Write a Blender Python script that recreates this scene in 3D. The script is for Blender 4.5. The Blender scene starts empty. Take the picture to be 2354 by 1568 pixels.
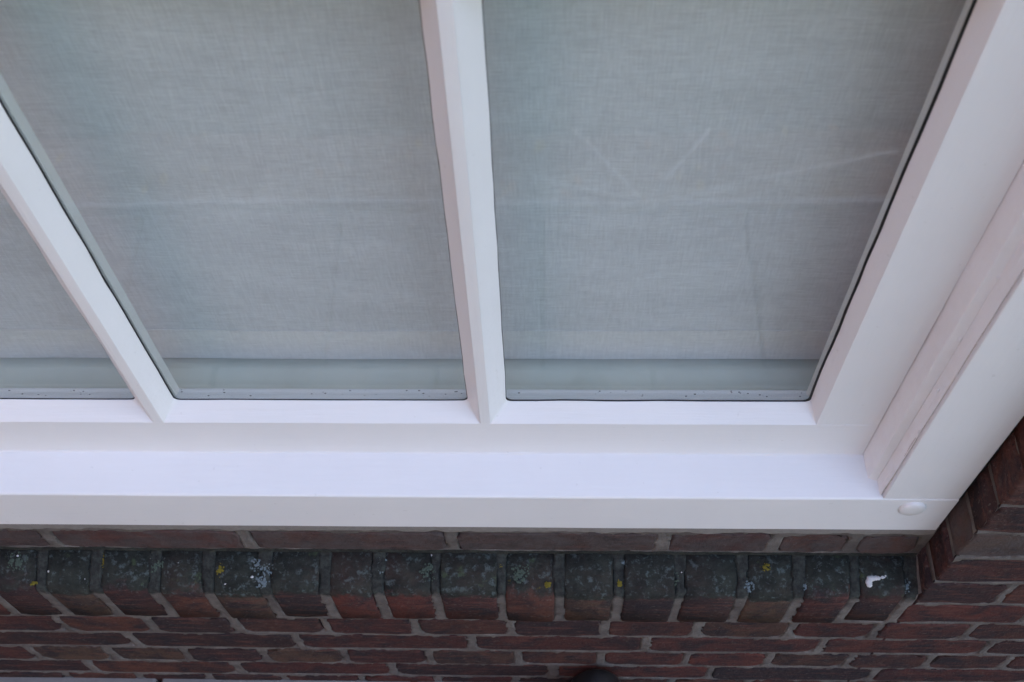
import bpy, math, random
from mathutils import Vector, Matrix, noise, geometry
rnd = random.Random(11)
SC = bpy.context.scene
COL = SC.collection

# ------------------------------------------------------------------ camera
F_PX, W_PX = 2560.0, 2354.0
dn = Vector((75, 1591, F_PX)).normalized()            # world down, seen from the lens
ax = Vector((1, .0015, -.0302)); ax = (ax - dn * ax.dot(dn)).normalized()
az = -dn
ay = az.cross(ax)
right = Vector((ax.x, ay.x, az.x)); down = Vector((ax.y, ay.y, az.y)); fwd = Vector((ax.z, ay.z, az.z))
CAM = Vector((0, -.415, 1.298))
cd = bpy.data.cameras.new('camera'); co = bpy.data.objects.new('camera', cd); COL.objects.link(co)
m = Matrix((right, -down, -fwd)).transposed().to_4x4(); m.translation = CAM
co.matrix_world = m
cd.sensor_width = 36; cd.lens = F_PX / W_PX * 36
cd.clip_start = .02; cd.clip_end = 1500
cd.dof.use_dof = True; cd.dof.focus_distance = 1.15; cd.dof.aperture_fstop = 10.0
SC.camera = co

# ------------------------------------------------------------------ sky, sun, exposure
SUN_EL, SUN_AZ = math.radians(42), math.radians(50)   # sun stands behind the house: the window wall is in open shade
w = bpy.data.worlds.new('World'); SC.world = w; w.use_nodes = True
nt = w.node_tree; nt.nodes.clear()
sky = nt.nodes.new('ShaderNodeTexSky'); sky.sky_type = 'NISHITA'; sky.sun_disc = False
sky.sun_elevation = SUN_EL; sky.sun_rotation = SUN_AZ; sky.air_density = 1.0; sky.dust_density = 2.5; sky.ozone_density = 1.0
bg = nt.nodes.new('ShaderNodeBackground'); bg.inputs['Strength'].default_value = .15
out = nt.nodes.new('ShaderNodeOutputWorld')
nt.links.new(sky.outputs[0], bg.inputs[0]); nt.links.new(bg.outputs[0], out.inputs[0])
sl = bpy.data.lights.new('sun', 'SUN'); sl.energy = 3.0; sl.angle = math.radians(.53); sl.color = (1, .95, .88)
so = bpy.data.objects.new('sun', sl); COL.objects.link(so)
sd = Vector((math.sin(SUN_AZ) * math.cos(SUN_EL), math.cos(SUN_AZ) * math.cos(SUN_EL), math.sin(SUN_EL)))
so.rotation_euler = sd.to_track_quat('Z', 'Y').to_euler(); so.location = (0, 0, 12)
vs = SC.view_settings
vs.view_transform = 'Standard'; vs.look = 'None'; vs.gamma = 1; vs.use_curve_mapping = False
vs.exposure = 2.36
vs.use_white_balance = True; vs.white_balance_temperature = 7300; vs.white_balance_tint = 17
SC.cycles.max_bounces = 6; SC.cycles.diffuse_bounces = 3; SC.cycles.glossy_bounces = 2; SC.cycles.transparent_max_bounces = 16; SC.cycles.use_denoising = True; SC.cycles.use_adaptive_sampling = True; SC.cycles.adaptive_threshold = .02

# ------------------------------------------------------------------ helpers
def tag(o, label=None, cat=None, group=None, kind=None):
    if label: o['label'] = label
    if cat: o['category'] = cat
    if group: o['group'] = group
    if kind: o['kind'] = kind
    return o
def empty(name, loc=(0, 0, 0)):
    o = bpy.data.objects.new(name, None); COL.objects.link(o); o.location = loc; o.empty_display_size = .1
    return o
def mesh(name, V, Fc, mat, parent=None, smooth=False, origin=None):
    """one object; V in world coordinates, origin = its own origin in world coordinates"""
    base = Vector(parent.location) if parent else Vector((0, 0, 0))
    org = Vector(origin) if origin is not None else base
    me = bpy.data.meshes.new(name); me.from_pydata([Vector(v) - org for v in V], [], Fc); me.update()
    if not isinstance(mat, (list, tuple)): mat = [mat]
    for mm in mat: me.materials.append(mm)
    if smooth: me.polygons.foreach_set('use_smooth', [True] * len(me.polygons))
    o = bpy.data.objects.new(name, me); COL.objects.link(o)
    o.parent = parent; o.location = org - base
    return o
def boxvf(x0, x1, y0, y1, z0, z1):
    V = [(x0, y0, z0), (x1, y0, z0), (x1, y1, z0), (x0, y1, z0), (x0, y0, z1), (x1, y0, z1), (x1, y1, z1), (x0, y1, z1)]
    return V, [(0, 3, 2, 1), (4, 5, 6, 7), (0, 1, 5, 4), (1, 2, 6, 5), (2, 3, 7, 6), (3, 0, 4, 7)]
def boxes(name, L, mat, parent=None):
    V, Fc = [], []
    for b in L:
        v, f = boxvf(*b); n = len(V); V += v; Fc += [tuple(i + n for i in q) for q in f]
    return mesh(name, V, Fc, mat, parent)
def bevel(o, wd, seg=2):
    b = o.modifiers.new('bevel', 'BEVEL'); b.width = wd; b.segments = seg; b.limit_method = 'ANGLE'; b.angle_limit = math.radians(25)
    b.harden_normals = False
    o.data.polygons.foreach_set('use_smooth', [True] * len(o.data.polygons))
    wn = o.modifiers.new('wn', 'WEIGHTED_NORMAL'); wn.keep_sharp = True
    return o
def extrude_path(name, prof, axis, stations, mat, parent, wob=0, closed=True, seed=0, endcut=None):
    """prof: list of 2-D points. axis 'X': prof=(Y,Z) swept along X; axis 'Z': prof=(X,Y) swept along Z"""
    V, Fc = [], []; n = len(prof)
    for k, s in enumerate(stations):
        for j, (a, b) in enumerate(prof):
            if wob:
                a += wob * noise.noise(Vector((s * 9 + seed, j * 3.1, 0))); b += wob * noise.noise(Vector((s * 9, j * 2.3 + 7, seed)))
            if axis == 'X': V.append((s, a, b))
            else:
                z = s
                if endcut and k == 0: z = endcut(a, b)
                V.append((a, b, z))
    m_ = len(stations)
    for k in range(m_ - 1):
        for j in range(n):
            j2 = (j + 1) % n
            q = (k * n + j, k * n + j2, (k + 1) * n + j2, (k + 1) * n + j)
            Fc.append(q)
    Fc.append(tuple(range(n))); Fc.append(tuple((m_ - 1) * n + j for j in reversed(range(n))))
    o = mesh(name, V, Fc, mat, parent)
    import bmesh
    bm = bmesh.new(); bm.from_mesh(o.data); bmesh.ops.recalc_face_normals(bm, faces=bm.faces); bm.to_mesh(o.data); bm.free()
    return o
def lin(a, b, n): return [a + (b - a) * i / (n - 1) for i in range(n)]

# ------------------------------------------------------------------ materials
class NT:
    def __init__(s, name):
        s.m = bpy.data.materials.new(name); s.m.use_nodes = True; s.t = s.m.node_tree; s.t.nodes.clear()
        s.out = s.n('ShaderNodeOutputMaterial')
    def n(s, typ, **kw):
        x = s.t.nodes.new(typ)
        for k, v in kw.items(): setattr(x, k, v)
        return x
    def l(s, a, b): s.t.links.new(a, b)
    def val(s, node, key, v):
        if hasattr(v, 'links') or isinstance(v, bpy.types.NodeSocket): s.l(v, node.inputs[key])
        else: node.inputs[key].default_value = v
    def coord(s, kind='Object', scale=(1, 1, 1), loc=(0, 0, 0)):
        if kind == 'World': src = s.n('ShaderNodeNewGeometry').outputs['Position']
        else: src = s.n('ShaderNodeTexCoord').outputs[kind]
        mp = s.n('ShaderNodeMapping'); s.l(src, mp.inputs['Vector']); mp.inputs['Scale'].default_value = scale
        s.val(mp, 'Location', loc)
        return mp.outputs[0]
    def noise(s, vec, scale, detail=4, rough=.6, dist=0):
        x = s.n('ShaderNodeTexNoise'); s.l(vec, x.inputs['Vector']); x.inputs['Scale'].default_value = scale
        x.inputs['Detail'].default_value = detail; x.inputs['Roughness'].default_value = rough; x.inputs['Distortion'].default_value = dist
        return x.outputs['Fac']
    def voro(s, vec, scale):
        x = s.n('ShaderNodeTexVoronoi'); s.l(vec, x.inputs['Vector']); x.inputs['Scale'].default_value = scale
        return x.outputs['Distance']
    def ramp(s, fac, stops):
        x = s.n('ShaderNodeValToRGB'); s.l(fac, x.inputs[0]); e = x.color_ramp.elements
        while len(e) < len(stops): e.new(.5)
        for el, (p, c) in zip(e, stops):
            el.position = p; el.color = (c, c, c, 1) if not isinstance(c, tuple) else (*c, 1)
        return x.outputs[0]
    def mix(s, fac, a, b, blend='MIX'):
        x = s.n('ShaderNodeMix', data_type='RGBA', blend_type=blend)
        for i, v in ((0, fac), (6, a), (7, b)):
            if isinstance(v, bpy.types.NodeSocket): s.l(v, x.inputs[i])
            elif i == 0: x.inputs[0].default_value = v
            else: x.inputs[i].default_value = (*v, 1) if isinstance(v, tuple) else (v, v, v, 1)
        return x.outputs[2]
    def math(s, op, a, b=0, clamp=False):
        x = s.n('ShaderNodeMath', operation=op, use_clamp=clamp); s.val(x, 0, a); s.val(x, 1, b); return x.outputs[0]
    def bump(s, h, dist, strength=1, normal=None):
        x = s.n('ShaderNodeBump'); s.l(h, x.inputs['Height']); x.inputs['Distance'].default_value = dist; x.inputs['Strength'].default_value = strength
        if normal is not None: s.l(normal, x.inputs['Normal'])
        return x.outputs[0]
    def pbsdf(s, col, rough, normal=None, spec=.5, **kw):
        p = s.n('ShaderNodeBsdfPrincipled')
        s.val(p, 'Base Color', (*col, 1) if isinstance(col, tuple) else col); s.val(p, 'Roughness', rough); s.val(p, 'Specular IOR Level', spec)
        if normal is not None: s.l(normal, p.inputs['Normal'])
        for k, v in kw.items(): s.val(p, k, v)
        s.l(p.outputs[0], s.out.inputs[0]); return p

def paint(name, stretch, base=(.80, .79, .78)):
    t = NT(name)
    c = t.coord('World', stretch)
    st = t.noise(c, 260, 3, .6)                                  # brush marks along the grain
    c2 = t.coord('World')
    big = t.noise(c2, 9, 4, .55); fine = t.noise(c2, 420, 2, .5)
    col = t.mix(t.ramp(big, [(.3, 0.), (.75, 1.)]), tuple(v * .965 for v in base), base)
    spk = t.ramp(t.noise(c2, 150, 2, .4), [(.73, 0.), (.78, 1.)])
    col = t.mix(t.math('MULTIPLY', spk, .25), col, (.52, .50, .47))
    b1 = t.bump(st, .0009, .40); b2 = t.bump(big, .004, .25, b1); b3 = t.bump(fine, .0004, .12, b2)
    t.pbsdf(col, t.ramp(big, [(.2, .30), (.8, .42)]), b3, .45)
    return t.m
PX = paint('white_paint_along', (.06, 1, 1)); PZ = paint('white_paint_upright', (1, 1, .06))
def plain(name, col, rough=.6, spec=.4, bumpd=0, bs=200):
    t = NT(name); c = t.coord('World'); n = t.noise(c, bs, 4)
    cc = t.mix(t.ramp(n, [(.3, 0.), (.7, 1.)]), tuple(v * .82 for v in col), col)
    t.pbsdf(cc, rough, t.bump(n, bumpd, .5) if bumpd else None, spec); return t.m

def glass_mat():
    t = NT('window_glass')
    geo = t.n('ShaderNodeNewGeometry')
    ior = t.math('ADD', t.math('MULTIPLY', geo.outputs['Backfacing'], 1 / 1.52 - 1.52), 1.52)
    fr = t.n('ShaderNodeFresnel'); t.l(ior, fr.inputs['IOR'])
    c = t.coord('World', (1, 1, .5)); nb = t.bump(t.noise(c, 4.5, 1, .4), .004, .35)    # old drawn glass, a little wavy
    tr = t.n('ShaderNodeBsdfTransparent'); tr.inputs[0].default_value = (.97, .99, .982, 1)
    gl = t.n('ShaderNodeBsdfGlossy'); gl.inputs['Roughness'].default_value = .0; t.l(nb, gl.inputs['Normal'])
    mx = t.n('ShaderNodeMixShader'); t.l(fr.outputs[0], mx.inputs[0]); t.l(tr.outputs[0], mx.inputs[1]); t.l(gl.outputs[0], mx.inputs[2])
    t.l(mx.outputs[0], t.out.inputs[0]); return t.m
def lumpy_paint():
    t = NT('thick_old_paint'); c = t.coord('World', (1, 1, .35)); n = t.noise(c, 60, 4, .6); n2 = t.noise(t.coord('World', (1, 1, .12)), 220, 3, .6); f = t.noise(t.coord('World'), 35, 4, .6)
    col = t.mix(t.ramp(f, [(.45, 0.), (.72, 1.)]), (.82, .81, .80), (.79, .77, .755))
    t.pbsdf(col, .38, t.bump(n, .0035, .45, t.bump(n2, .0005, .25)), .45); return t.m
PB = lumpy_paint()
GLASS = glass_mat()
SEAL_SHADE = plain('black_sealant_gap_shade', (.012, .012, .014), .5)  # glazing sealant, and the painted shade in the frame gap

def cloth_mat(name, base):
    t = NT(name)
    h = t.noise(t.coord('World', (.07, 1, 1)), 1500, 3, .7); h2 = t.noise(t.coord('World', (.10, 1, 1)), 520, 3, .75)
    v = t.noise(t.coord('World', (1, 1, .08)), 620, 2, .6)
    mott = t.noise(t.coord('World', (.35, 1, 1)), 28, 5, .65)
    wv = t.math('ADD', t.math('MULTIPLY', h, .25), t.math('ADD', t.math('MULTIPLY', v, .4), t.math('MULTIPLY', h2, .55)))
    fac = t.ramp(t.math('ADD', t.math('MULTIPLY', wv, .75), t.math('MULTIPLY', mott, .3)), [(.50, 0.), (.74, 1.)])
    col = t.mix(fac, tuple(x * .84 for x in base), tuple(min(.92, x * 1.06) for x in base))
    d = t.n('ShaderNodeBsdfDiffuse'); t.l(col, d.inputs[0]); t.l(t.bump(wv, .0006, .4), d.inputs['Normal'])
    tl = t.n('ShaderNodeBsdfTranslucent'); t.l(col, tl.inputs[0])
    mx = t.n('ShaderNodeMixShader'); mx.inputs[0].default_value = .22; t.l(d.outputs[0], mx.inputs[1]); t.l(tl.outputs[0], mx.inputs[2])
    t.l(mx.outputs[0], t.out.inputs[0]); return t.m
CLOTH = cloth_mat('sheer_cloth', (.82, .835, .87)); HEM = cloth_mat('cloth_hem', (.90, .90, .90))

def brick_mat(name='old_brick', dust=0):
    t = NT(name)
    oi = t.n('ShaderNodeObjectInfo').outputs['Random']
    off = t.n('ShaderNodeCombineXYZ'); t.l(t.math('MULTIPLY', oi, 57.), off.inputs[0]); t.l(t.math('MULTIPLY', oi, 23.), off.inputs[2])
    c = t.coord('World', (1, 1, 1), off.outputs[0])
    base = t.ramp(oi, [(0, (.080, .030, .026)), (.16, (.044, .026, .025)), (.32, (.104, .043, .031)), (.48, (.036, .026, .027)), (.64, (.120, .039, .031)), (.82, (.056, .030, .027)), (1, (.095, .060, .042))])
    n1 = t.noise(c, 22, 6, .68, .4); n2 = t.noise(c, 95, 5, .7); n3 = t.noise(t.coord('World', (.25, 1, 1.5), off.outputs[0]), 70, 5, .7)
    col = t.mix(t.ramp(n1, [(.42, 0.), (.62, .90)]), base, (.026, .023, .026))              # burnt / sooty areas
    col = t.mix(t.ramp(n3, [(.52, 0.), (.66, .75)]), col, (.125, .052, .042))               # worn red patches
    col = t.mix(t.ramp(n2, [(.57, 0.), (.68, .40)]), col, (.105, .080, .070))               # lime dust
    col = t.mix(t.ramp(t.noise(c, 260, 3, .6), [(.62, 0.), (.70, .5)]), col, (.16, .14, .13))
    col = t.mix(t.ramp(t.noise(c, 190, 4, .7), [(.30, .8), (.42, 0.)]), col, (.012, .011, .012))   # pits
    if dust: col = t.mix(t.ramp(t.noise(c, 34, 5, .65), [(.35, dust), (.65, dust * .3)]), col, (.088, .074, .072))
    # green-black growth on the weathered tops of the sill bricks
    pz = t.n('ShaderNodeSeparateXYZ'); t.l(t.n('ShaderNodeNewGeometry').outputs['Position'], pz.inputs[0])
    wob = t.math('MULTIPLY', t.math('SUBTRACT', t.noise(t.coord('World'), 60, 5, .65), .5), .042)
    wob = t.math('ADD', wob, t.math('MULTIPLY', t.math('SUBTRACT', oi, .5), .016))
    zz = t.math('ADD', pz.outputs[2], wob)
    up = t.math('MULTIPLY', t.math('SUBTRACT', zz, .083), 110., True)
    lo = t.math('LESS_THAN', pz.outputs[2], .1185); lx = t.math('LESS_THAN', pz.outputs[0], .408)
    alg = t.math('MULTIPLY', t.math('MULTIPLY', up, lo), lx)
    wc = t.coord('World')
    a1 = t.noise(wc, 48, 6, .7); a2 = t.noise(wc, 130, 5, .72); a3 = t.noise(t.coord('World', (1, 1, 1), (3, 1, 2)), 34, 6, .7)
    ac = t.mix(t.ramp(a1, [(.35, 0.), (.65, 1.)]), (.018, .020, .018), (.036, .041, .034))
    ac = t.mix(t.ramp(a2, [(.54, 0.), (.64, .75)]), ac, (.090, .116, .114))                # pale crust lichen
    ac = t.mix(t.ramp(a3, [(.62, 0.), (.68, .6)]), ac, (.060, .085, .045))                 # green film
    ac = t.mix(t.ramp(t.noise(t.coord('World', (1, 1, 1), (9, 4, 7)), 55, 4, .6), [(.70, 0.), (.74, .8)]), ac, (.12, .095, .018))
    col = t.mix(t.math('MULTIPLY', alg, t.ramp(t.noise(wc, 16, 4, .6), [(.38, .82), (.55, 1.)])), col, ac)
    b = t.bump(n2, .0035, .9); b = t.bump(n1, .005, .6, b); b = t.bump(t.noise(c, 260, 3, .6), .0015, .7, b)
    t.pbsdf(col, .9, b, .12)
    return t.m
BRICK = brick_mat(); DUSTY = brick_mat('dusty_brick', .85)
def mortar_mat():
    t = NT('lime_mortar'); c = t.coord('World')
    n1 = t.noise(c, 30, 5, .65); n2 = t.noise(c, 300, 4, .7); n3 = t.noise(c, 90, 5, .7)
    col = t.mix(t.ramp(n1, [(.3, 0.), (.7, 1.)]), (.120, .106, .096), (.195, .174, .156))
    col = t.mix(t.ramp(n3, [(.55, 0.), (.7, .5)]), col, (.085, .075, .072))
    col = t.mix(t.ramp(n2, [(.62, 0.), (.70, .45)]), col, (.32, .30, .28))
    col = t.mix(t.ramp(t.noise(t.coord('World', (1, 1, 1), (2, 6, 1)), 14, 5, .7), [(.42, 0.), (.66, .75)]), col, (.070, .056, .052))     # soot and brick dust
    pz = t.n('ShaderNodeSeparateXYZ'); t.l(t.n('ShaderNodeNewGeometry').outputs['Position'], pz.inputs[0])
    wob = t.math('MULTIPLY', t.math('SUBTRACT', t.noise(c, 60, 5, .65), .5), .03)
    up = t.math('MULTIPLY', t.math('SUBTRACT', t.math('ADD', pz.outputs[2], wob), .080), 110., True)
    lo = t.math('LESS_THAN', pz.outputs[2], .122); lx = t.math('LESS_THAN', pz.outputs[0], .410)
    alg = t.math('MULTIPLY', t.math('MULTIPLY', up, lo), lx)
    ac = t.mix(t.ramp(t.noise(c, 110, 5, .75), [(.42, 0.), (.62, 1.)]), (.016, .018, .017), (.040, .048, .042))
    col = t.mix(t.math('MULTIPLY', alg, .92), col, ac)
    t.pbsdf(col, .95, t.bump(n2, .0025, .8, t.bump(n3, .003, .5)), .15); return t.m
MORTAR = mortar_mat()

# ------------------------------------------------------------------ ground
GZ = -.272
def ground_mat():
    t = NT('paving'); c = t.coord('World')
    n = t.noise(c, 3, 6, .65); n2 = t.noise(c, 120, 5, .7)
    col = t.mix(t.ramp(n, [(.3, 0.), (.7, 1.)]), (.17, .168, .165), (.22, .216, .212)); col = t.mix(t.ramp(n2, [(.4, 0.), (.75, .5)]), col, (.13, .128, .125))
    t.pbsdf(col, .85, t.bump(n2, .002, .5), .3); return t.m
PAVE = ground_mat()
def lawn_mat():
    t = NT('mown_grass'); c = t.coord('World'); n = t.noise(c, 2, 5, .6); n2 = t.noise(c, 160, 4, .7)
    col = t.mix(t.ramp(n, [(.3, 0.), (.7, 1.)]), (.050, .075, .030), (.075, .100, .045)); col = t.mix(t.ramp(n2, [(.4, 0.), (.7, .6)]), col, (.035, .045, .022))
    t.pbsdf(col, .9, t.bump(n2, .01, .6), .2); return t.m
LAWN = lawn_mat()
ground = tag(mesh('ground', [(-300, -300, GZ - .03), (300, -300, GZ - .03), (300, 300, GZ - .03), (-300, 300, GZ - .03)], [(0, 1, 2, 3)], LAWN), kind='structure')
for r in range(2):                                            # paving slabs between the wall and the border
    for c in range(9):
        x0 = -1.62 + c * .36 + (.18 if r else 0); y1 = .0025 - r * .322
        V, Fc = boxvf(x0, x0 + .352, y1 - .316, y1, GZ - .028, GZ + rnd.uniform(-.0015, .0015))
        bevel(mesh('paving_slab', V, Fc, PAVE, ground, origin=(x0 + .176, y1 - .164, GZ)), .004)

# ------------------------------------------------------------------ the brick wall
wall = empty('brick_wall', (0, .05, GZ))
tag(wall, 'old dark brick wall with pale mortar and weathered brick sill below the white window', 'wall', kind='thing')
WX0, WX1 = -.862, .4135                                        # masonry opening
HEADZ = 1.50
CT, CB = .30, .012
boxes('wall_core', [
    (-3.2, 3.2, CB, CT, GZ - .3, .080), (WX0 - .004, WX1 + .004, .050, CT, .080, .196),
    (-3.2, WX0 - .004, CB, CT, .080, 3.1), (WX1 + .004, 3.2, CB, CT, .080, 3.1), (WX0 - .004, WX1 + .004, CB, CT, HEADZ, 3.1)], MORTAR, wall)

def brick_vf(x0, x1, z0, z1, y0, depth, r=.006, bev=.0028, rough=.0017, flat_left=False):
    """a fired brick: rounded uneven outline, dished arrises"""
    cx, cz = (x0 + x1) / 2, (z0 + z1) / 2; hx, hz = (x1 - x0) / 2, (z1 - z0) / 2
    rot = rnd.uniform(-.006, .006); pts = []
    rr = [min(hz * .8, r * rnd.uniform(.5, 2.1)) for _ in range(4)]
    for q, (sx, sz) in enumerate(((1, 1), (-1, 1), (-1, -1), (1, -1))):
        R_ = rr[q] if not (flat_left and sx < 0) else .003
        for k in range(3):
            a = math.radians(90 * q + 45 * k)
            pts.append((sx * (hx - R_) + R_ * math.cos(a), sz * (hz - R_) + R_ * math.sin(a)))
        # one or two points along the following edge
        nq = ((1, 1), (-1, 1), (-1, -1), (1, -1))[(q + 1) % 4]
        for s in ((.14, .3, .5, .7, .86) if q % 2 == 0 else (.3, .7)):
            pts.append((sx * hx * (1 - s) + nq[0] * hx * s, sz * hz * (1 - s) + nq[1] * hz * s))
    pts = [(u + rnd.uniform(-rough, rough), v + rnd.uniform(-rough, rough)) for u, v in pts]
    pts = [(u * math.cos(rot) - v * math.sin(rot), u * math.sin(rot) + v * math.cos(rot)) for u, v in pts]
    n = len(pts); tilt = rnd.uniform(-.006, .006); tz = rnd.uniform(-.012, .012)
    V = []
    for inset, yy in ((bev, 0), (bev * .3, bev * .35), (0, bev), (0, depth)):
        for u, v in pts:
            L = math.hypot(u, v) + 1e-9
            uu = u - math.copysign(min(inset, abs(u)), u) * (1 if abs(u) > hx * .8 else .3); vv = v - math.copysign(min(inset, abs(v)), v) * (1 if abs(v) > hz * .6 else .2)
            V.append((cx + uu, y0 + yy + (tilt * u + tz * v if yy < .01 else 0), cz + vv))
    Fc = [tuple(range(n))]
    for k in range(3):
        for j in range(n):
            j2 = (j + 1) % n; Fc.append((k * n + j, (k + 1) * n + j, (k + 1) * n + j2, k * n + j2))
    return V, Fc, (cx, y0 + depth / 2, cz)
BR = []                                                       # (x0, x1, z0, z1, which plane) of every brick laid, for the pointing
def add_brick(x0, x1, z0, z1, y0=0, depth=.1, mat=None, **kw):
    BR.append((x0, x1, z0, z1))
    V, Fc, c = brick_vf(x0, x1, z0, z1, y0 + rnd.uniform(-.0008, .0008), depth, **kw)
    o = mesh('brick', V, Fc, mat or BRICK, wall, False, c)
    o.data.polygons.foreach_set('use_smooth', [i > 0 for i in range(len(Fc))])
    return o
J = .0046                                                     # half a joint
# courses below the sill: joint positions as the photograph shows them
ZJ = [.004, -.060, -.123, -.186, -.247, -.309]
C1 = [-.92, -.81, -.70, -.591, -.480, -.377, -.267, -.157, -.042, .071, .182, .294, .396, .505, .615, .725, .835]
C2 = [-.955, -.735, -.523, -.313, -.093, .125, .344, .549, .765, .98]
C3 = [-.89, -.783, -.676, -.572, -.473, -.367, -.262, -.151, -.036, .072, .183, .289, .393, .494, .593, .70, .808]
C4 = [-.83, -.622, -.419, -.206, .011, .222, .438, .655, .87]
C5 = [-.88, -.776, -.672, -.569, -.469, -.364, -.256, -.15, -.042, .066, .174, .281, .386, .49, .597, .705, .81]
for k, cs in enumerate((C1, C2, C3, C4, C5)):
    for a, b in zip(cs, cs[1:]):
        add_brick(a + J + rnd.uniform(-.001, .0015), b - J + rnd.uniform(-.0015, .001), ZJ[k + 1] + .0036, ZJ[k] - .0036, r=.009)
# right-hand pier, course by course, standing on the line of the brick sill
RJ = [.004, .071, .142, .213, .280, .345]
while RJ[-1] < 1.20: RJ.append(RJ[-1] + .0665)
for k in range(len(RJ) - 1):
    if k == 0: cs = [.404, .556, .77, .985]
    elif k == 1: cs = [WX1 - J, .502, .72, .94]
    elif k % 2 == 0: cs = [WX1 - J, .626, .842]
    else: cs = [WX1 - J, .516, .624, .732, .84]
    for i, (a, b) in enumerate(zip(cs, cs[1:])):
        add_brick(a + J, b - J, RJ[k] + .0038, RJ[k + 1] - .0038, flat_left=(i == 0), r=.006, rough=(.0034 if i == 0 else .0018), mat=(DUSTY if i == 0 and k % 4 == 3 else None))
# thin course under the window sill, set back
RC = [-.862, -.765, -.549, -.329, -.102, .128, .249, .333, .408]
for a, b in zip(RC, RC[1:]):
    add_brick(a + .007, b - .007, .1225, .1725 - rnd.uniform(0, .003), .0405, .06, r=.006, mat=DUSTY, rough=.0022)
# brick sill: bricks on edge with a sloping weathered top
SJ = [-.826, -.762, -.697, -.632, -.572, -.508, -.442, -.380, -.315, -.249, -.188, -.122, -.050, .0155, .082, .150, .218, .282, .343, .4035]
def sill_brick(x0, x1):
    BR.append((x0, x1, .007, .0925))
    dz = rnd.uniform(-.002, .003); dy = rnd.uniform(-.002, .002); yb = .050
    prof = [(0, .007), (0, .050), (0, .086), (.0025, .0935), (.008, .0975), (.024, .1030), (yb, .1120), (yb, .007)]
    V, Fc = [], []; n = len(prof)
    cy, cz = .025, .055; b = .0035
    for s, ins in ((x0, b), (x0 + b * .35, b * .3), (x0 + b, 0), ((x0 + x1) / 2, -.0004), (x1 - b, 0), (x1 - b * .35, b * .3), (x1, b)):
        for (y, z) in prof:
            yy = y + (ins if y < .01 else 0) + dy; zz = z + dz + (ins if z < .02 else (-ins if z > .09 else 0))
            V.append((s + rnd.uniform(-.0009, .0009), yy + rnd.uniform(-.0007, .0007), zz + rnd.uniform(-.0008, .0008)))
    for k in range(6):
        for j in range(n): j2 = (j + 1) % n; Fc.append((k * n + j, (k + 1) * n + j, (k + 1) * n + j2, k * n + j2))
    Fc.append(tuple(range(n))); Fc.append(tuple(6 * n + j for j in reversed(range(n))))
    o = mesh('sill_brick', V, [tuple(reversed(q)) for q in Fc], BRICK, wall, True, ((x0 + x1) / 2, .025, .05))
    import bmesh
    bm = bmesh.new(); bm.from_mesh(o.data); bmesh.ops.recalc_face_normals(bm, faces=bm.faces); bm.to_mesh(o.data); bm.free()
    return o
for a, b in zip(SJ, SJ[1:]):
    g = rnd.uniform(.0044, .0068); sill_brick(a + g, b - g * .9)
# pointing: a skin that fills the joints almost flush, smears a little over the arrises and dips behind every brick face
BK = {}
for b in BR:
    for zi in range(int(math.floor((b[2]) / .02)), int(math.floor(b[3] / .02)) + 1): BK.setdefault(zi, []).append(b)
TOPX = [(a, b) for (a, b, c, d) in BR if abs(c - .007) < 1e-6]
def inside(x, z):
    m_ = -1
    for (a, b, c, d) in BK.get(int(math.floor(z / .02)), ()):
        if a < x < b and c < z < d: m_ = max(m_, min(x - a, b - x, z - c, d - z))
    return m_
def mgrid(path, x0, x1, nx):
    V, Fc = [], []
    for i in range(nx):
        x = x0 + (x1 - x0) * i / (nx - 1)
        ti = max([min(x - a, b - x) for a, b in TOPX if a < x < b] + [-1])
        for (y, z, top) in path:
            q = Vector((x, y, z)); n1 = noise.noise(q * 38); n2 = noise.noise(q * 110 + Vector((5, 5, 5)))
            dp = ti if top else inside(x, z)
            slop = .0015 + .0026 * n1 + .0022 * n2
            d = .0011 * n1 + .0008 * n2
            if dp > slop: d = -.0065
            V.append((x, y - d * (.4 if top else 1), z + (d * .9 if top else 0)))
    n = len(path)
    for i in range(nx - 1):
        for j in range(n - 1): Fc.append((i * n + j, (i + 1) * n + j, (i + 1) * n + j + 1, i * n + j + 1))
    return mesh('mortar', V, Fc, MORTAR, wall, True)
Ym = .0007
path = [(Ym, z, 0) for z in lin(GZ - .01, .088, 140)]
path += [(Ym + t_ * (.0415 - Ym), .0942 + t_ * .0162, 1) for t_ in lin(.06, 1, 12)]
path += [(.0412, z, 0) for z in lin(.113, .199, 36)]
mgrid(path, WX0, WX1 - .002, 500)
mgrid([(Ym, z, 0) for z in lin(GZ - .01, .95, 420)], WX1 - .0015 + .003, .90, 170)
V, Fc = [], []; zs = lin(.085, 1.25, 330); ys = lin(.0025, .060, 12)          # the right reveal
for z in zs:
    hid = inside(WX1 + .02, z) > .0035 + .002 * noise.noise(Vector((1, 1, z * 60)))
    for y in ys:
        d = .0011 * noise.noise(Vector((y, z, 3)) * 38) + .0008 * noise.noise(Vector((y, z, 9)) * 95); V.append((WX1 + .0008 - d + (.006 if hid else 0), y, z))
for i in range(len(zs) - 1):
    for j in range(11): Fc.append((i * 12 + j, i * 12 + j + 1, (i + 1) * 12 + j + 1, (i + 1) * 12 + j))
mesh('mortar', V, Fc, MORTAR, wall, True)
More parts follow.
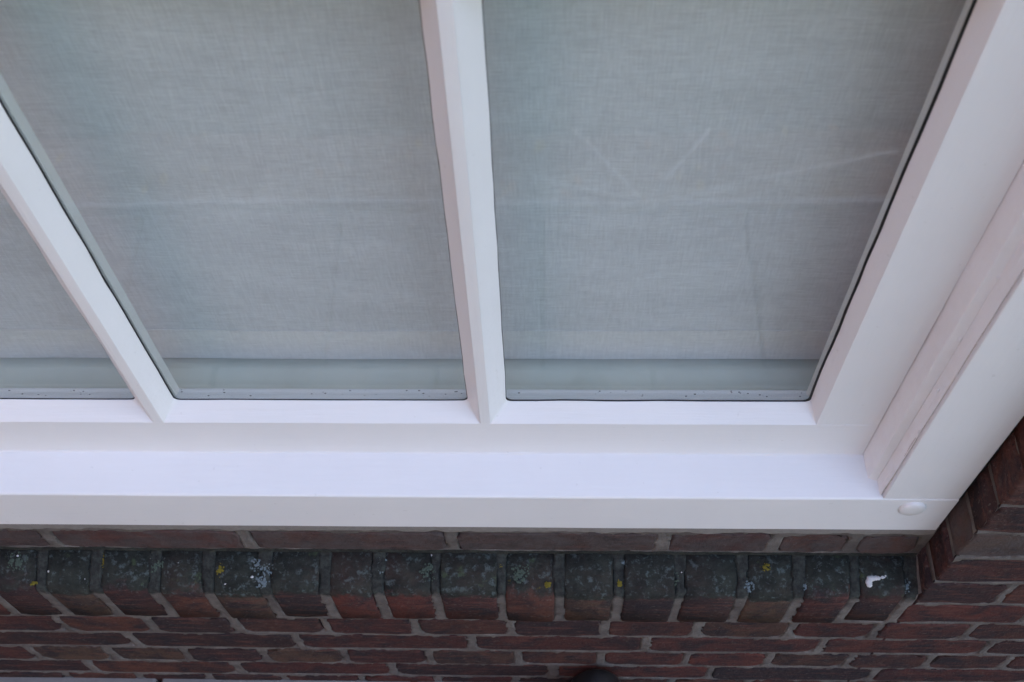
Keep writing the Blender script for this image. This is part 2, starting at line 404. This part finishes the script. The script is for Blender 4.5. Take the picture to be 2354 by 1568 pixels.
# the rest of the house front, outside the picture: one joined field of bricks
V, Fc = [], []
def fbox(x0, x1, z0, z1, d=.1):
    v, f = boxvf(x0, x1, rnd.uniform(-.001, .001), d, z0, z1); n = len(V); V.extend(v); Fc.extend(tuple(i + n for i in q) for q in f)
z, k = GZ - .012, 0
zr = sorted(set([GZ - .012, -.247, -.186, -.123, -.060] + RJ)); z = zr[-1]
while z < 2.7: z += .0665; zr.append(z)
for k, (za, zb) in enumerate(zip(zr, zr[1:])):
    step = .11 if k % 2 else .22; x = -2.6 + (.055 if k % 2 else 0)
    while x < 2.5:
        x2 = x + step; mid = (x + x2) / 2
        inside = (-.99 < mid < 1.02 and za < .0) or (WX1 - .06 < mid < .96 and za < 1.19) or (WX0 < mid < WX1 + .02 and za < HEADZ - .01)
        if not inside:
            a, b = x + J, x2 - J
            if za < HEADZ and za > 0:
                if mid < WX0 + .02: b = min(b, WX0)
                if mid > WX1 - .02: a = max(a, WX1)
            if b - a > .02: fbox(a, b, za + .005, zb - .005)
        x = x2
tag(mesh('brick_field', V, Fc, BRICK, wall), kind='stuff')

V, Fc = [], []; ys = lin(.002, .042, 16)
for y in ys:
    zt = .0945 + y * .36; k_ = .013 * (1 + .35 * noise.noise(Vector((y * 70, 3, 1))))
    for a in range(6):
        t_ = a / 5; V.append((WX1 + .001 - k_ * (1 - t_) ** 1.6 + .0007 * noise.noise(Vector((y * 150, a, 2))), y, zt + k_ * 1.3 * t_ ** 1.6))
for i in range(len(ys) - 1):
    for j in range(5): Fc.append((i * 6 + j, i * 6 + j + 1, (i + 1) * 6 + j + 1, (i + 1) * 6 + j))
mesh('mortar_fillet', V, Fc, MORTAR, wall, True)
# small things stuck to the brick sill
def top_z(y): return .0975 + (y - .008) * .345
def blob(name, cx, cy, rx, ry, mat, parent, th=.0012, seed=0):
    """crusty patch: many small uneven scales scattered about a centre"""
    R_ = random.Random(int(seed * 10) + 3); V, Fc = [], []
    for k in range(int(14 + 2.2e5 * rx * ry * 1.4)):
        a = R_.uniform(0, 6.283); d = R_.random() ** .75
        x = cx + rx * d * math.cos(a); y = cy + ry * d * math.sin(a)
        if not .004 < y < .041: continue
        r = R_.uniform(.0006, .0022) * (1.25 - .6 * d); n = len(V); m_ = 6; V.append((x, y, top_z(y) + th + .0006))
        for i in range(m_):
            b = 6.283 * i / m_ + R_.uniform(-.3, .3); q = r * R_.uniform(.6, 1.3); V.append((x + q * math.cos(b), y + q * math.sin(b), top_z(y + q * math.sin(b)) - .0002))
        Fc += [(n, n + 1 + i, n + 1 + (i + 1) % m_) for i in range(m_)]
    return mesh(name, V, Fc, mat, parent, True)
LICH = plain('grey_green_lichen', (.075, .100, .078), .9, .1, .001, 400); LICB = plain('pale_blue_lichen', (.15, .19, .20), .9, .1, .002, 500)
LICY = plain('yellow_lichen', (.17, .135, .025), .9, .1, .002, 500); SPLAT = plain('dried_white_paint', (.58, .57, .56), .6, .3, .001, 300)
for i, (x, y, rx, ry, mt) in enumerate([(-.132, .022, .011, .010, LICH), (-.028, .023, .011, .012, LICH), (.140, .020, .008, .014, LICH), (.128, .034, .009, .006, LICH), (-.60, .030, .014, .010, LICH), (-.44, .026, .010, .008, LICH),
        (-.50, .032, .006, .008, LICY), (-.578, .006, .005, .005, LICY), (.003, .010, .0035, .003, LICY), (.083, .012, .003, .004, LICY), (.245, .030, .006, .005, LICY), (-.367, .022, .004, .008, LICY), (-.05, .030, .003, .003, LICY),
        (-.318, .028, .016, .012, LICB), (-.318, .010, .008, .010, LICB), (-.285, .034, .012, .005, LICB), (.226, .010, .006, .006, LICB), (.290, .012, .005, .010, LICB), (.398, .012, .007, .008, LICB), (-.185, .030, .006, .010, LICB), (.09, .033, .010, .006, LICB)]):
    blob('lichen_patch', x, y, rx, ry, mt, wall, .0007, i * 2.7)
V, Fc = [], []                                                  # crumbs of lime and old paint
for (x, y) in [(-.60, .036), (-.563, .020), (-.415, .030), (-.33, .016), (-.128, .040), (.028, .026), (.152, .024), (-.447, .034), (.31, .028), (.10, .018), (-.23, .02), (-.52, .012), (.06, .03), (-.36, .008), (-.08, .012)]:
    r = rnd.uniform(.0009, .0021); z = top_z(y); n = len(V); V.append((x, y, z + r * .8))
    for i in range(7): a = .9 * i; q = r * rnd.uniform(.6, 1.2); V.append((x + q * math.cos(a), y + q * math.sin(a), z))
    Fc += [(n, n + 1 + i, n + 1 + (i + 1) % 7) for i in range(7)]
tag(mesh('paint_crumbs', V, Fc, SPLAT, wall, True), kind='stuff')
# white smear near the right end of the brick sill: a chain of thick drops
V, Fc = [], []
import bmesh
bm = bmesh.new()
SM = [(.358, .0120, .0042), (.3575, .0155, .0045), (.3595, .0190, .0042), (.3640, .0195, .0036), (.3690, .0190, .0032), (.3735, .0200, .0030), (.3775, .0225, .0026), (.3790, .0255, .0020)]
for k_ in range((len(SM) - 1) * 5 + 1):
    q0, q1 = SM[min(k_ // 5, len(SM) - 2)], SM[min(k_ // 5, len(SM) - 2) + 1]; u_ = (k_ - min(k_ // 5, len(SM) - 2) * 5) / 5; x, y, r = [a_ + (b_ - a_) * u_ for a_, b_ in zip(q0, q1)]; x += rnd.uniform(-.0007, .0007); y += rnd.uniform(-.0008, .0008); r *= rnd.uniform(.55, 1.05)
    bmesh.ops.create_uvsphere(bm, u_segments=10, v_segments=6, radius=1, matrix=Matrix.Translation((x, y, top_z(y) + .0016)) @ Matrix.Diagonal((r * .82, r * .82, r * .55, 1)))
me = bpy.data.meshes.new('paint_smear'); base = Vector(wall.location)
bm.transform(Matrix.Translation(-base)); bm.to_mesh(me); bm.free(); me.materials.append(SPLAT)
me.polygons.foreach_set('use_smooth', [True] * len(me.polygons))
o = bpy.data.objects.new('paint_smear', me); COL.objects.link(o); o.parent = wall; tag(o, 'small white smear on the dark brick sill near its right end')

# ------------------------------------------------------------------ the window
win = empty('window', ((WX0 + WX1) / 2, .09, .2))
tag(win, 'freshly painted white wooden window with sloping sill and slim glazing bars', 'window', kind='thing')
YF, YG, YS = .080, .096, .036
XJ0, XJ1 = -.8555, .4055
prof = [(YS, .200), (YS, .2765), (.0369, .2779), (YF + .001, .2876), (.140, .2990), (.140, .200), (.0405, .200), (.0405, .2015)]
prof = [(YS + .0008, .200), (YS, .2008), (YS, .2758), (.0364, .2772), (.0378, .2784), (YF, .2874), (.140, .3000), (.140, .200)]
o = extrude_path('sill', prof, 'X', [XJ0] + lin(XJ0 + .02, XJ1 - .02, 60) + [XJ1], PX, win, .00025, seed=1)
def slope_z(y): return .2784 + (y - .0378) * .2133
PUTTY = plain('grey_putty', (.66, .62, .58), .7, .3, .001, 300)
# jambs with a small bead mitred to the sash
for s in (1, -1):
    mx_ = (lambda x: x) if s > 0 else (lambda x: -.450 - x)
    x0, x1 = sorted((mx_(.3312), mx_(XJ1)))
    V, Fc = boxvf(x0, x1, YS, .140, .2789, HEADZ); bevel(mesh('jamb', V, Fc, PZ, win), .0013)
    pr = [(.3160, .0860), (.3162, .0795), (.3188, .0582), (.3191, .0573), (.3199, .0567), (.3266, .0548), (.3275, .0543), (.3279, .0533), (.3284, .0462), (.3287, .0450), (.3296, .0408), (.3299, .0402), (.3303, .0402), (.3305, .0410), (.3305, .0860)]
    pr = [(mx_(a), b) for a, b in pr]
    if s > 0:
        for (z, x, y, r) in ((.476, .3282, .0472, .0015), (.492, .3297, .0418, .0013), (.545, .3262, .0552, .0020), (.412, .3296, .0420, .0012), (.63, .3276, .0548, .0016)):
            bm = bmesh.new(); bmesh.ops.create_uvsphere(bm, u_segments=10, v_segments=7, radius=1, matrix=Matrix.Translation(Vector((x, y, z)) - Vector(win.location)) @ Matrix.Diagonal((r, r * .7, r * 2.0, 1)))
            me = bpy.data.meshes.new('paint_drip'); bm.to_mesh(me); bm.free(); me.materials.append(PB); me.polygons.foreach_set('use_smooth', [True] * len(me.polygons))
            o = bpy.data.objects.new('paint_drip', me); COL.objects.link(o); o.parent = win
    o = extrude_path('jamb_bead', pr, 'Z', [.28] + lin(.31, HEADZ, 150), PB, win, .0010, seed=5 * s, endcut=lambda a, b: slope_z(b) - .0004)
    # putty that half fills the groove between bead and jamb
    V, Fc = [], []; zs = lin(.2925, HEADZ - .001, 260)
    for z in zs:
        dd = .0395 + .0016 * noise.noise(Vector((z * 30, 1, s))) + .0018 * max(0, noise.noise(Vector((z * 95, 4, s))))
        for xx, yy in ((.3296, .0435), (.3300, dd + .0014), (.3307, dd + .0008), (.3314, dd + .0010), (.3314, .0435)): V.append((mx_(xx), yy, z))
    for k in range(len(zs) - 1):
        for j in range(4): Fc.append((k * 5 + j, k * 5 + j + 1, (k + 1) * 5 + j + 1, (k + 1) * 5 + j))
    mesh('groove_putty', V, Fc, PUTTY, win, True)
    boxes('bead_backing', [(min(mx_(.3160), mx_(.3312)) + .0004, max(mx_(.3160), mx_(.3312)) - .0002, .0862, .138, .292, HEADZ)], PZ, win)
V, Fc = boxvf(XJ0, XJ1, YS + .0006, .140, HEADZ + .0004, HEADZ + .075); bevel(mesh('head', V, Fc, PX, win), .0015)
LIME = plain('pale_lime', (.27, .25, .235), .95, .1, .002, 220)
V, Fc = [], []; X_ = lin(WX0, WX1 - .006, 330)                 # lime pointing pressed under the sill
for x in X_:
    lo = .1785 + .0060 * noise.noise(Vector((x * 26, 0, 3))) + .003 * noise.noise(Vector((x * 90, 0, 5))); bu = .0378 + .0012 * noise.noise(Vector((x * 40, 2, 0)))
    V += [(x, .0425, lo - .001), (x, bu + .0022, lo + .001), (x, bu, lo + .006), (x, bu, .1996)]
for k in range(len(X_) - 1):
    for j in range(3): Fc.append((k * 4 + j, (k + 1) * 4 + j, (k + 1) * 4 + j + 1, k * 4 + j + 1))
mesh('lime_pointing', V, Fc, LIME, wall, True)
boxes('gap_shade_strip', [(XJ1 - .0003, WX1 + .0002, .0435, .060, .2005, HEADZ)], SEAL_SHADE, win)  # black strip painted in as the shadow between frame and brick
V, Fc = [], []; X_ = lin(-.76, .3155, 420)                      # thin line of filler where the sash meets the sill
for x in X_:
    r = .0011 + .0007 * noise.noise(Vector((x * 20, 8, 0))) + .0010 * max(0, noise.noise(Vector((x * 60, 3, 0)))); zb = slope_z(YF)
    V += [(x, YF - r, slope_z(YF - r) - .0002), (x, YF - r * .38, slope_z(YF) + r * .36), (x, YF - .0001, zb + r * 1.15), (x, YF + .0008, zb + r)]
for k in range(len(X_) - 1):
    for j in range(3): Fc.append((k * 4 + j, (k + 1) * 4 + j, (k + 1) * 4 + j + 1, k * 4 + j + 1))
mesh('filler_line', V, Fc, PX, win, True)
V, Fc = [], []                                                  # dirt that has gathered at the foot of the glass
for i in range(70):
    x = rnd.uniform(-.69, .245); y = rnd.uniform(.1022, .1110); r = rnd.uniform(.0002, .0008); z = .3650 - (y - .0985) * .357 + .0001; n = len(V); V.append((x, y, z + r * .6))
    for q in range(5): V.append((x + r * 1.6 * math.cos(q * 1.257), y + r * math.sin(q * 1.257), z))
    Fc += [(n, n + 1 + q, n + 1 + (q + 1) % 5) for q in range(5)]
tag(mesh('dirt_crumbs', V, Fc, plain('dirt', (.06, .055, .045), .9, .1), win), kind='stuff')
# filled dowel on the sill end
V, Fc = [], []; n = 26
for r, y in ((.0152, YS + .0004), (.0146, YS - .0016), (.0128, YS - .0028), (.006, YS - .0032)):
    for i in range(n):
        a = 2 * math.pi * i / n; V.append((.3655 + r * math.cos(a) * .88, y - .0006 * math.sin(a), .2570 + r * 1.04 * math.sin(a)))
for k in range(3):
    for i in range(n): j = (i + 1) % n; Fc.append((k * n + i, k * n + j, (k + 1) * n + j, (k + 1) * n + i))
Fc.append(tuple(3 * n + i for i in range(n)))
tag(mesh('dowel_plug', V, Fc, PX, win, True), 'round painted plug on the right end of the sill')

# sash
SX0, SX1 = -.766, .316
XM = [-.6945, -.374, -.0576]                                   # upright glazing bars, front centre
BARF = .0052; SIGHT = .0180
ZB, ZT1, ZT2, ZTOP = .3514, .8688, .8790, 1.3900
def ringbars():
    o = extrude_path('bottom_rail', [(YF, slope_z(YF) + .0006), (YF, ZB - .0008), (YF + .0008, ZB), (YG, ZB + .0005), (.0985, .3650), (.1125, .3600), (.1135, .3585), (.1135, slope_z(.1135) + .0006)], 'X', [SX0 + .001] + lin(SX0 + .02, SX1 - .02, 50) + [SX1 - .0002], PX, win, .0002, seed=3)
    V, Fc = boxvf(SX0 + .001, SX1 - .0002, YF + .0002, .122, ZTOP, HEADZ - .002); bevel(mesh('top_rail', V, Fc, PX, win), .0012)
    for xa, xb, xi in ((.257, SX1 - .0004, .2490), (-.707, SX0 + .0014, -.699)):
        a, b = sorted((xa, xb)); c, d = sorted((xi, xb))
        L = [(a, b, YF + .0001, YG, ZB - .0002, ZTOP + .0002), (c, d, .1005, .1095, .3600, ZTOP)]
        boxes('stile', L, PZ, win)
    for x in XM[1:]:
        o = bevel(boxes('glazing_bar', [(x - BARF, x + BARF, YF - .0002, YG, ZB - .001, ZTOP), (x - SIGHT, x + SIGHT, .1005, .1120, .3600, ZTOP)], PZ, win), .0009)
    for xa, xb in ((-.707, -.374 - BARF - .0002), (-.374 + BARF + .0002, XM[2] - BARF - .0002), (XM[2] + BARF + .0002, .257)):
        bevel(boxes('glazing_bar', [(xa, xb, YF, YG, ZT1, ZT2), (xa + .012, xb - .012, .1005, .1120, ZT1 - .012, ZT2 + .012)], PX, win), .0009)
ringbars()
panes = []
xs = [(-.707, -.699, -.374 - BARF, -.3935), (-.374 + BARF, -.357, XM[2] - BARF, -.0742), (XM[2] + BARF, -.0375, .257, .249)]
for (z0o, z0s, z1o, z1s) in ((ZB, .367, ZT1, .8562), (ZT2, .8945, ZTOP, 1.378)):
    for (x0o, x0s, x1o, x1s) in xs: panes.append((x0o, x0s, x1o, x1s, z0o, z0s, z1o, z1s))
def rrect(x0, x1, z0, z1, r, k=5):
    P = []
    for q, (cx, cz) in enumerate(((x1 - r, z1 - r), (x0 + r, z1 - r), (x0 + r, z0 + r), (x1 - r, z0 + r))):
        for i in range(k): a = math.radians(90 * q + 90 * i / (k - 1)); P.append((cx + r * math.cos(a), cz + r * math.sin(a)))
    return P
for pi, (x0o, x0s, x1o, x1s, z0o, z0s, z1o, z1s) in enumerate(panes):
    # putty fillet: outer front edge, slightly hollow, to a rounded sight line on the glass
    n = 0; V, Fc = [], []
    k = 7
    outer = rrect(x0o - .0008, x1o + .0008, z0o - .0008, z1o + .0008, .0005, k); rim = rrect(x0o, x1o, z0o, z1o, .0008, k)
    mid = rrect((x0o + x0s) / 2 + .0004, (x1o + x1s) / 2 - .0004, (z0o + z0s) / 2 + .0003, (z1o + z1s) / 2 - .0004, .0028, k)
    inn = rrect(x0s, x1s, z0s, z1s, .0055, k)
    def sub(P, y, wobble):
        R_ = []
        m_ = len(P)
        for i in range(m_):
            (a, b), (c, d) = P[i], P[(i + 1) % m_]
            L = math.hypot(c - a, d - b); st = max(1, int(L / .025))
            if len(subn) <= i: subn.append(st)
            st = subn[i]
            for s in range(st):
                u = a + (c - a) * s / st; v = b + (d - b) * s / st
                R_.append((u + wobble * noise.noise(Vector((u * 22, v * 22, pi))), y, v + wobble * noise.noise(Vector((u * 22, v * 22, pi + 9)))))
        return R_
    subn = []
    rings = [sub(outer, YG + .0, 0), sub(rim, YF + .0003, 0), sub(mid, (YF + YG) / 2 + .0006, .0004), sub(inn, YG - .0004, .0011), sub(inn, YG + .0002, .0011)]
    n = len(rings[0])
    for r_ in rings: V += r_
    for a in range(4):
        for i in range(n): j = (i + 1) % n; Fc.append((a * n + i, a * n + j, (a + 1) * n + j, (a + 1) * n + i))
    o = mesh('glazing_putty', V, Fc, PX, win, False)
    bm = bmesh.new(); bm.from_mesh(o.data); bmesh.ops.recalc_face_normals(bm, faces=bm.faces); bm.to_mesh(o.data); bm.free()
    # dark line of old sealant left between putty and glass
    wd = .0020 if pi == 2 else .0009
    if pi % 3 == 2: a = rrect(x0s - .003, x1s + .003, z0s - .003, z1s + .003, .001, k); b = rrect(x0s + .0005, x1s - .0021, z0s + .0013, z1s - .0006, .0062, k)
    else: a = rrect(x0s - .003, x1s + .003, z0s - .003, z1s + .003, .001, k); b = rrect(x0s + .0011, x1s - .0006, z0s + .0006, z1s - .0006, .0056, k)
    subn = []; A = sub(a, YG + .0003, 0); B = sub(b, YG + .0003, .0009); n = len(A); A2 = [(x, y + .0008, z) for x, y, z in A]; B2 = [(x, y + .0008, z) for x, y, z in B]
    V = A + B + B2 + A2; Fc = []
    for q in range(4):
        for i in range(n): j = (i + 1) % n; q2 = (q + 1) % 4; Fc.append((q * n + i, q * n + j, q2 * n + j, q2 * n + i))
    mesh('glazing_seal', V, Fc, SEAL_SHADE, win)
    V, Fc = boxvf(x0s - .005, x1s + .005, YG + .0013, YG + .0043, z0s - .0045, z1s + .0045)
    mesh('pane', V, Fc, GLASS, win)

# ------------------------------------------------------------------ behind the glass
BOARDM = plain('window_board_paint', (.86, .87, .76), .45, .4, 0, 6)
V, Fc = boxvf(-.87, .42, .1145, .36, .310, .3440); bevel(tag(mesh('window_board', V, Fc, BOARDM), 'pale painted window board behind the glass under the curtain', 'window board'), .002)
cur = empty('curtain', (-.22, .172, .33)); tag(cur, 'sheer white curtain hanging flat behind the window panes', 'curtain', kind='thing')
def cloth(name, z0, z1, y0, mat, nz, parent, th):
    V, Fc = [], []; X_ = lin(-.86, .405, 120); Z_ = lin(z0, z1, nz)
    for lay in (0, th):
        for x in X_:
            for z in Z_:
                fl = max(0, min(1, (z - .36) * 4)) * .75 + .25; d = fl * (.0035 * noise.noise(Vector((x * 5.0, z * .8, 1.3))) + .0015 * noise.noise(Vector((x * 16, z * 1.1, 4))))
                V.append((x, y0 + d + lay, z + .0004 * noise.noise(Vector((x * 3, 0, 0)))))
    n, m_ = nz, len(X_); o2 = n * m_
    for i in range(m_ - 1):
        for j in range(n - 1):
            a = i * n + j; Fc.append((a, a + n, a + n + 1, a + 1)); Fc.append((o2 + a, o2 + a + 1, o2 + a + n + 1, o2 + a + n))
        a = i * n; Fc.append((a, o2 + a, o2 + a + n, a + n)); a += n - 1; Fc.append((a, a + n, o2 + a + n, o2 + a))
    return mesh(name, V, Fc, mat, parent, name == 'fabric')
cloth('fabric', .362, 1.46, .1530, CLOTH, 46, cur, .0006)
cloth('hem', .3510, .4030, .1523, HEM, 5, cur, .0006)
ROOMM = plain('room_plaster', (.42, .40, .37), .8, .2)
tag(boxes('room', [(-3.2, 3.2, 4.3, 4.4, GZ, 2.6), (-3.3, -3.2, CT, 4.4, GZ, 2.6), (3.2, 3.3, CT, 4.4, GZ, 2.6), (-3.2, 3.2, CT + .001, 4.3, 2.6, 3.09), (-3.2, 3.2, CT, 4.3, GZ - .3, GZ + .01)], ROOMM), kind='structure')

# ------------------------------------------------------------------ the border in front, seen mirrored in the glass
def soil_mat():
    t = NT('soil'); c = t.coord('World'); n = t.noise(c, 60, 6, .75); n2 = t.noise(c, 300, 4, .7)
    t.pbsdf(t.mix(t.ramp(n, [(.35, 0.), (.7, 1.)]), (.26, .17, .10), (.50, .36, .23)), .95, t.bump(n2, .006, 1, t.bump(n, .02, .8)), .1); return t.m
SOIL = soil_mat(); STONE = plain('kerb_stone', (.50, .50, .50), .8, .3, .002, 150); CANE = plain('pale_cane', (.70, .67, .61), .6, .3, .001, 200)
V, Fc = [], []; nx, ny = 140, 12
for i in range(nx):
    for j in range(ny):
        x = -1.8 + 3.6 * i / (nx - 1); y = -.822 + .166 * j / (ny - 1); V.append((x, y, GZ - .004 + .012 * noise.noise(Vector((x * 14, y * 14, 2)))))
for i in range(nx - 1):
    for j in range(ny - 1): Fc.append((i * ny + j, (i + 1) * ny + j, (i + 1) * ny + j + 1, i * ny + j + 1))
tag(mesh('planting_bed', V, Fc, SOIL, None, True), kind='structure')
for i in range(4):
    x0 = -1.8 + i * .9
    V, Fc = boxvf(x0 + .002, x0 + .898, -.656, -.644, GZ - .06, GZ + .010); o = mesh('kerb', V, Fc, STONE); bevel(o, .002); tag(o, kind='structure')
def cane(p, q, label):
    a = Vector((*p, GZ + .014)); b = Vector((*q, GZ + .014)); d = (b - a).normalized(); s = d.cross(Vector((0, 0, 1))); V, Fc = [], []; K = 9
    for k in range(K):
        c = a.lerp(b, k / (K - 1)); r = .0042 * (1.25 if k in (2, 5) else 1)
        for i in range(8): an = math.pi * i / 4; V.append(c + s * r * math.cos(an) + Vector((0, 0, r * math.sin(an))))
    for k in range(K - 1):
        for i in range(8): j = (i + 1) % 8; Fc.append((k * 8 + i, k * 8 + j, (k + 1) * 8 + j, (k + 1) * 8 + i))
    Fc += [tuple(reversed(range(8))), tuple((K - 1) * 8 + i for i in range(8))]
    o = mesh('garden_cane', V, Fc, CANE, None, True, (a + b) / 2); tag(o, label, 'cane', 'canes lying in the border')
cane((.052, -.818), (.166, -.648), 'pale cane mirrored in the right pane, left arm of the V')
cane((.300, -.818), (.172, -.646), 'pale cane mirrored in the right pane, right arm of the V')
cane((.176, -.643), (.640, -.757), 'longest pale cane mirrored in the right pane, slanting up to the right')
cane((-.02, -.702), (.150, -.653), 'short pale cane mirrored in the right pane, left of the V')
LEAFM = [plain('orange_leaf', (.55, .25, .06), .6, .3), plain('yellow_leaf', (.60, .42, .10), .6, .3)]
for i in range(34):
    x = rnd.uniform(-.9, .75); y = rnd.uniform(-.815, -.665); r = rnd.uniform(.006, .014); a = rnd.uniform(0, 6.3); z = GZ + .012
    pts = [(1.3, 0, .1), (.5, .6, .25), (-.4, .55, .2), (-1, 0, .0), (-.4, -.5, .25), (.5, -.55, .2), (0, 0, 0)]
    V = [(x + r * (u * math.cos(a) - v * math.sin(a)), y + r * (u * math.sin(a) + v * math.cos(a)), z + r * h) for u, v, h in pts]
    o = mesh('fallen_leaf', V, [(6, k, (k + 1) % 6) for k in range(6)], LEAFM[i % 2], None, False, (x, y, z)); tag(o, 'small fallen autumn leaf in the border mirrored in the panes', 'leaf', 'fallen leaves in the border')

# ------------------------------------------------------------------ brick wing to the left of the window, outside the picture: it throws warm light on the left-facing paint
def gwall_mat():
    t = NT('red_brickwork'); b = t.n('ShaderNodeTexBrick'); c = t.n('ShaderNodeTexCoord'); mp = t.n('ShaderNodeMapping'); t.l(c.outputs['Object'], mp.inputs[0])
    mp.inputs['Rotation'].default_value = (0, math.radians(90), math.radians(90)); t.l(mp.outputs[0], b.inputs['Vector'])
    b.inputs['Scale'].default_value = 1; b.inputs['Brick Width'].default_value = .22; b.inputs['Row Height'].default_value = .064; b.inputs['Mortar Size'].default_value = .006
    b.inputs['Color1'].default_value = (.29, .135, .098, 1); b.inputs['Color2'].default_value = (.23, .11, .08, 1); b.inputs['Mortar'].default_value = (.35, .32, .29, 1)
    t.pbsdf(b.outputs[0], .9, None, .2); return t.m
GW = gwall_mat()
gw = empty('house_wing', (-2.6, -2.2, GZ)); tag(gw, 'red brick side wing of the house standing left of the window', 'building', kind='thing')
boxes('brickwork', [(-2.80, -2.40, -4.4, -.02, GZ - .05, 2.6)], GW, gw); bevel(boxes('coping', [(-2.84, -2.36, -4.44, -.02, 2.6005, 2.68)], STONE, gw), .01)

# ------------------------------------------------------------------ added unseen hedge behind the camera: blocks low sky to darken front faces
SKYBLOCKM = plain('sky_block_green', (.060, .075, .045), .8, .3, .03, 14)
V, Fc = [], []; hx = lin(-9, 2.5, 80); prof = [(-5.2, z) for z in lin(GZ - .05, 3.3, 22)] + [(y, 3.4) for y in lin(-5.35, -6.5, 8)] + [(-6.7, z) for z in lin(3.3, GZ - .05, 12)]
for x in hx:
    for (y, z) in prof:
        d = .22 * noise.noise(Vector((x * 1.3, y * 1.3, z * 1.3))) + .12 * noise.noise(Vector((x * 4, y * 4, z * 4))); V.append((x, y + d, z + (d if z > 3 else 0)))
n = len(prof)
for i in range(len(hx) - 1):
    for j in range(n - 1): Fc.append((i * n + j, (i + 1) * n + j, (i + 1) * n + j + 1, i * n + j + 1))
Fc += [tuple(range(n)), tuple((len(hx) - 1) * n + j for j in reversed(range(n)))]
tag(mesh('sky_block_hedge', V, Fc, SKYBLOCKM), 'added unseen hedge shape that blocks low sky in front of the window', 'added light blocker')

# ------------------------------------------------------------------ shoe against the foot of the wall
SHOE = plain('black_leather', (.012, .012, .013), .45, .5, .0006, 250); SOLE = plain('black_rubber', (.02, .02, .02), .8, .3); LACE = plain('dark_red_trim', (.16, .012, .010), .7, .3)
def shoe(x, y, label):
    r = empty('shoe', (x, y, GZ)); tag(r, label, 'shoe')
    secs = [(0, .024, .092), (-.004, .035, .104), (-.014, .041, .108), (-.06, .047, .106), (-.10, .046, .102), (-.14, .042, .100), (-.19, .040, .104), (-.24, .038, .098), (-.262, .030, .090), (-.27, .015, .06)]
    V, Fc = [], []; n = 14
    for (dy, hw, h) in secs:
        for i in range(n):
            a = math.pi * i / (n - 1); V.append((x + hw * math.cos(a), y + dy, GZ + .016 + max(0, h - .016) * max(0, math.sin(a)) ** .8))
    for k in range(len(secs) - 1):
        for i in range(n - 1): Fc.append((k * n + i, (k + 1) * n + i, (k + 1) * n + i + 1, k * n + i + 1))
        Fc.append((k * n, k * n + n - 1, (k + 1) * n + n - 1, (k + 1) * n))
    Fc += [tuple(range(n)), tuple((len(secs) - 1) * n + i for i in reversed(range(n)))]
    o = mesh('upper', V, Fc, SHOE, r, True); sdm = o.modifiers.new('s', 'SUBSURF'); sdm.levels = sdm.render_levels = 1
    V, Fc = [], []
    for z in (0, .017):
        for (dy, hw, h) in secs: V.append((x - hw - .004, y + dy + (.004 if dy > -.1 else -.002), GZ + .001 + z))
        for (dy, hw, h) in reversed(secs): V.append((x + hw + .004, y + dy + (.004 if dy > -.1 else -.002), GZ + .001 + z))
    n = 2 * len(secs); Fc = [tuple(reversed(range(n))), tuple(n + i for i in range(n))] + [(i, (i + 1) % n, n + (i + 1) % n, n + i) for i in range(n)]
    mesh('sole', V, Fc, SOLE, r)
    for k in range(4):
        yy = y - .085 - k * .018; zz = GZ + .064 + k * .0085
        V, Fc = boxvf(x - .017, x + .017, yy - .003, yy + .003, zz + .004, zz + .010); mesh('lace', V, Fc, LACE, r)
shoe(.068, -.005, 'black round-toed shoe at the foot of the wall, cut by the bottom edge')
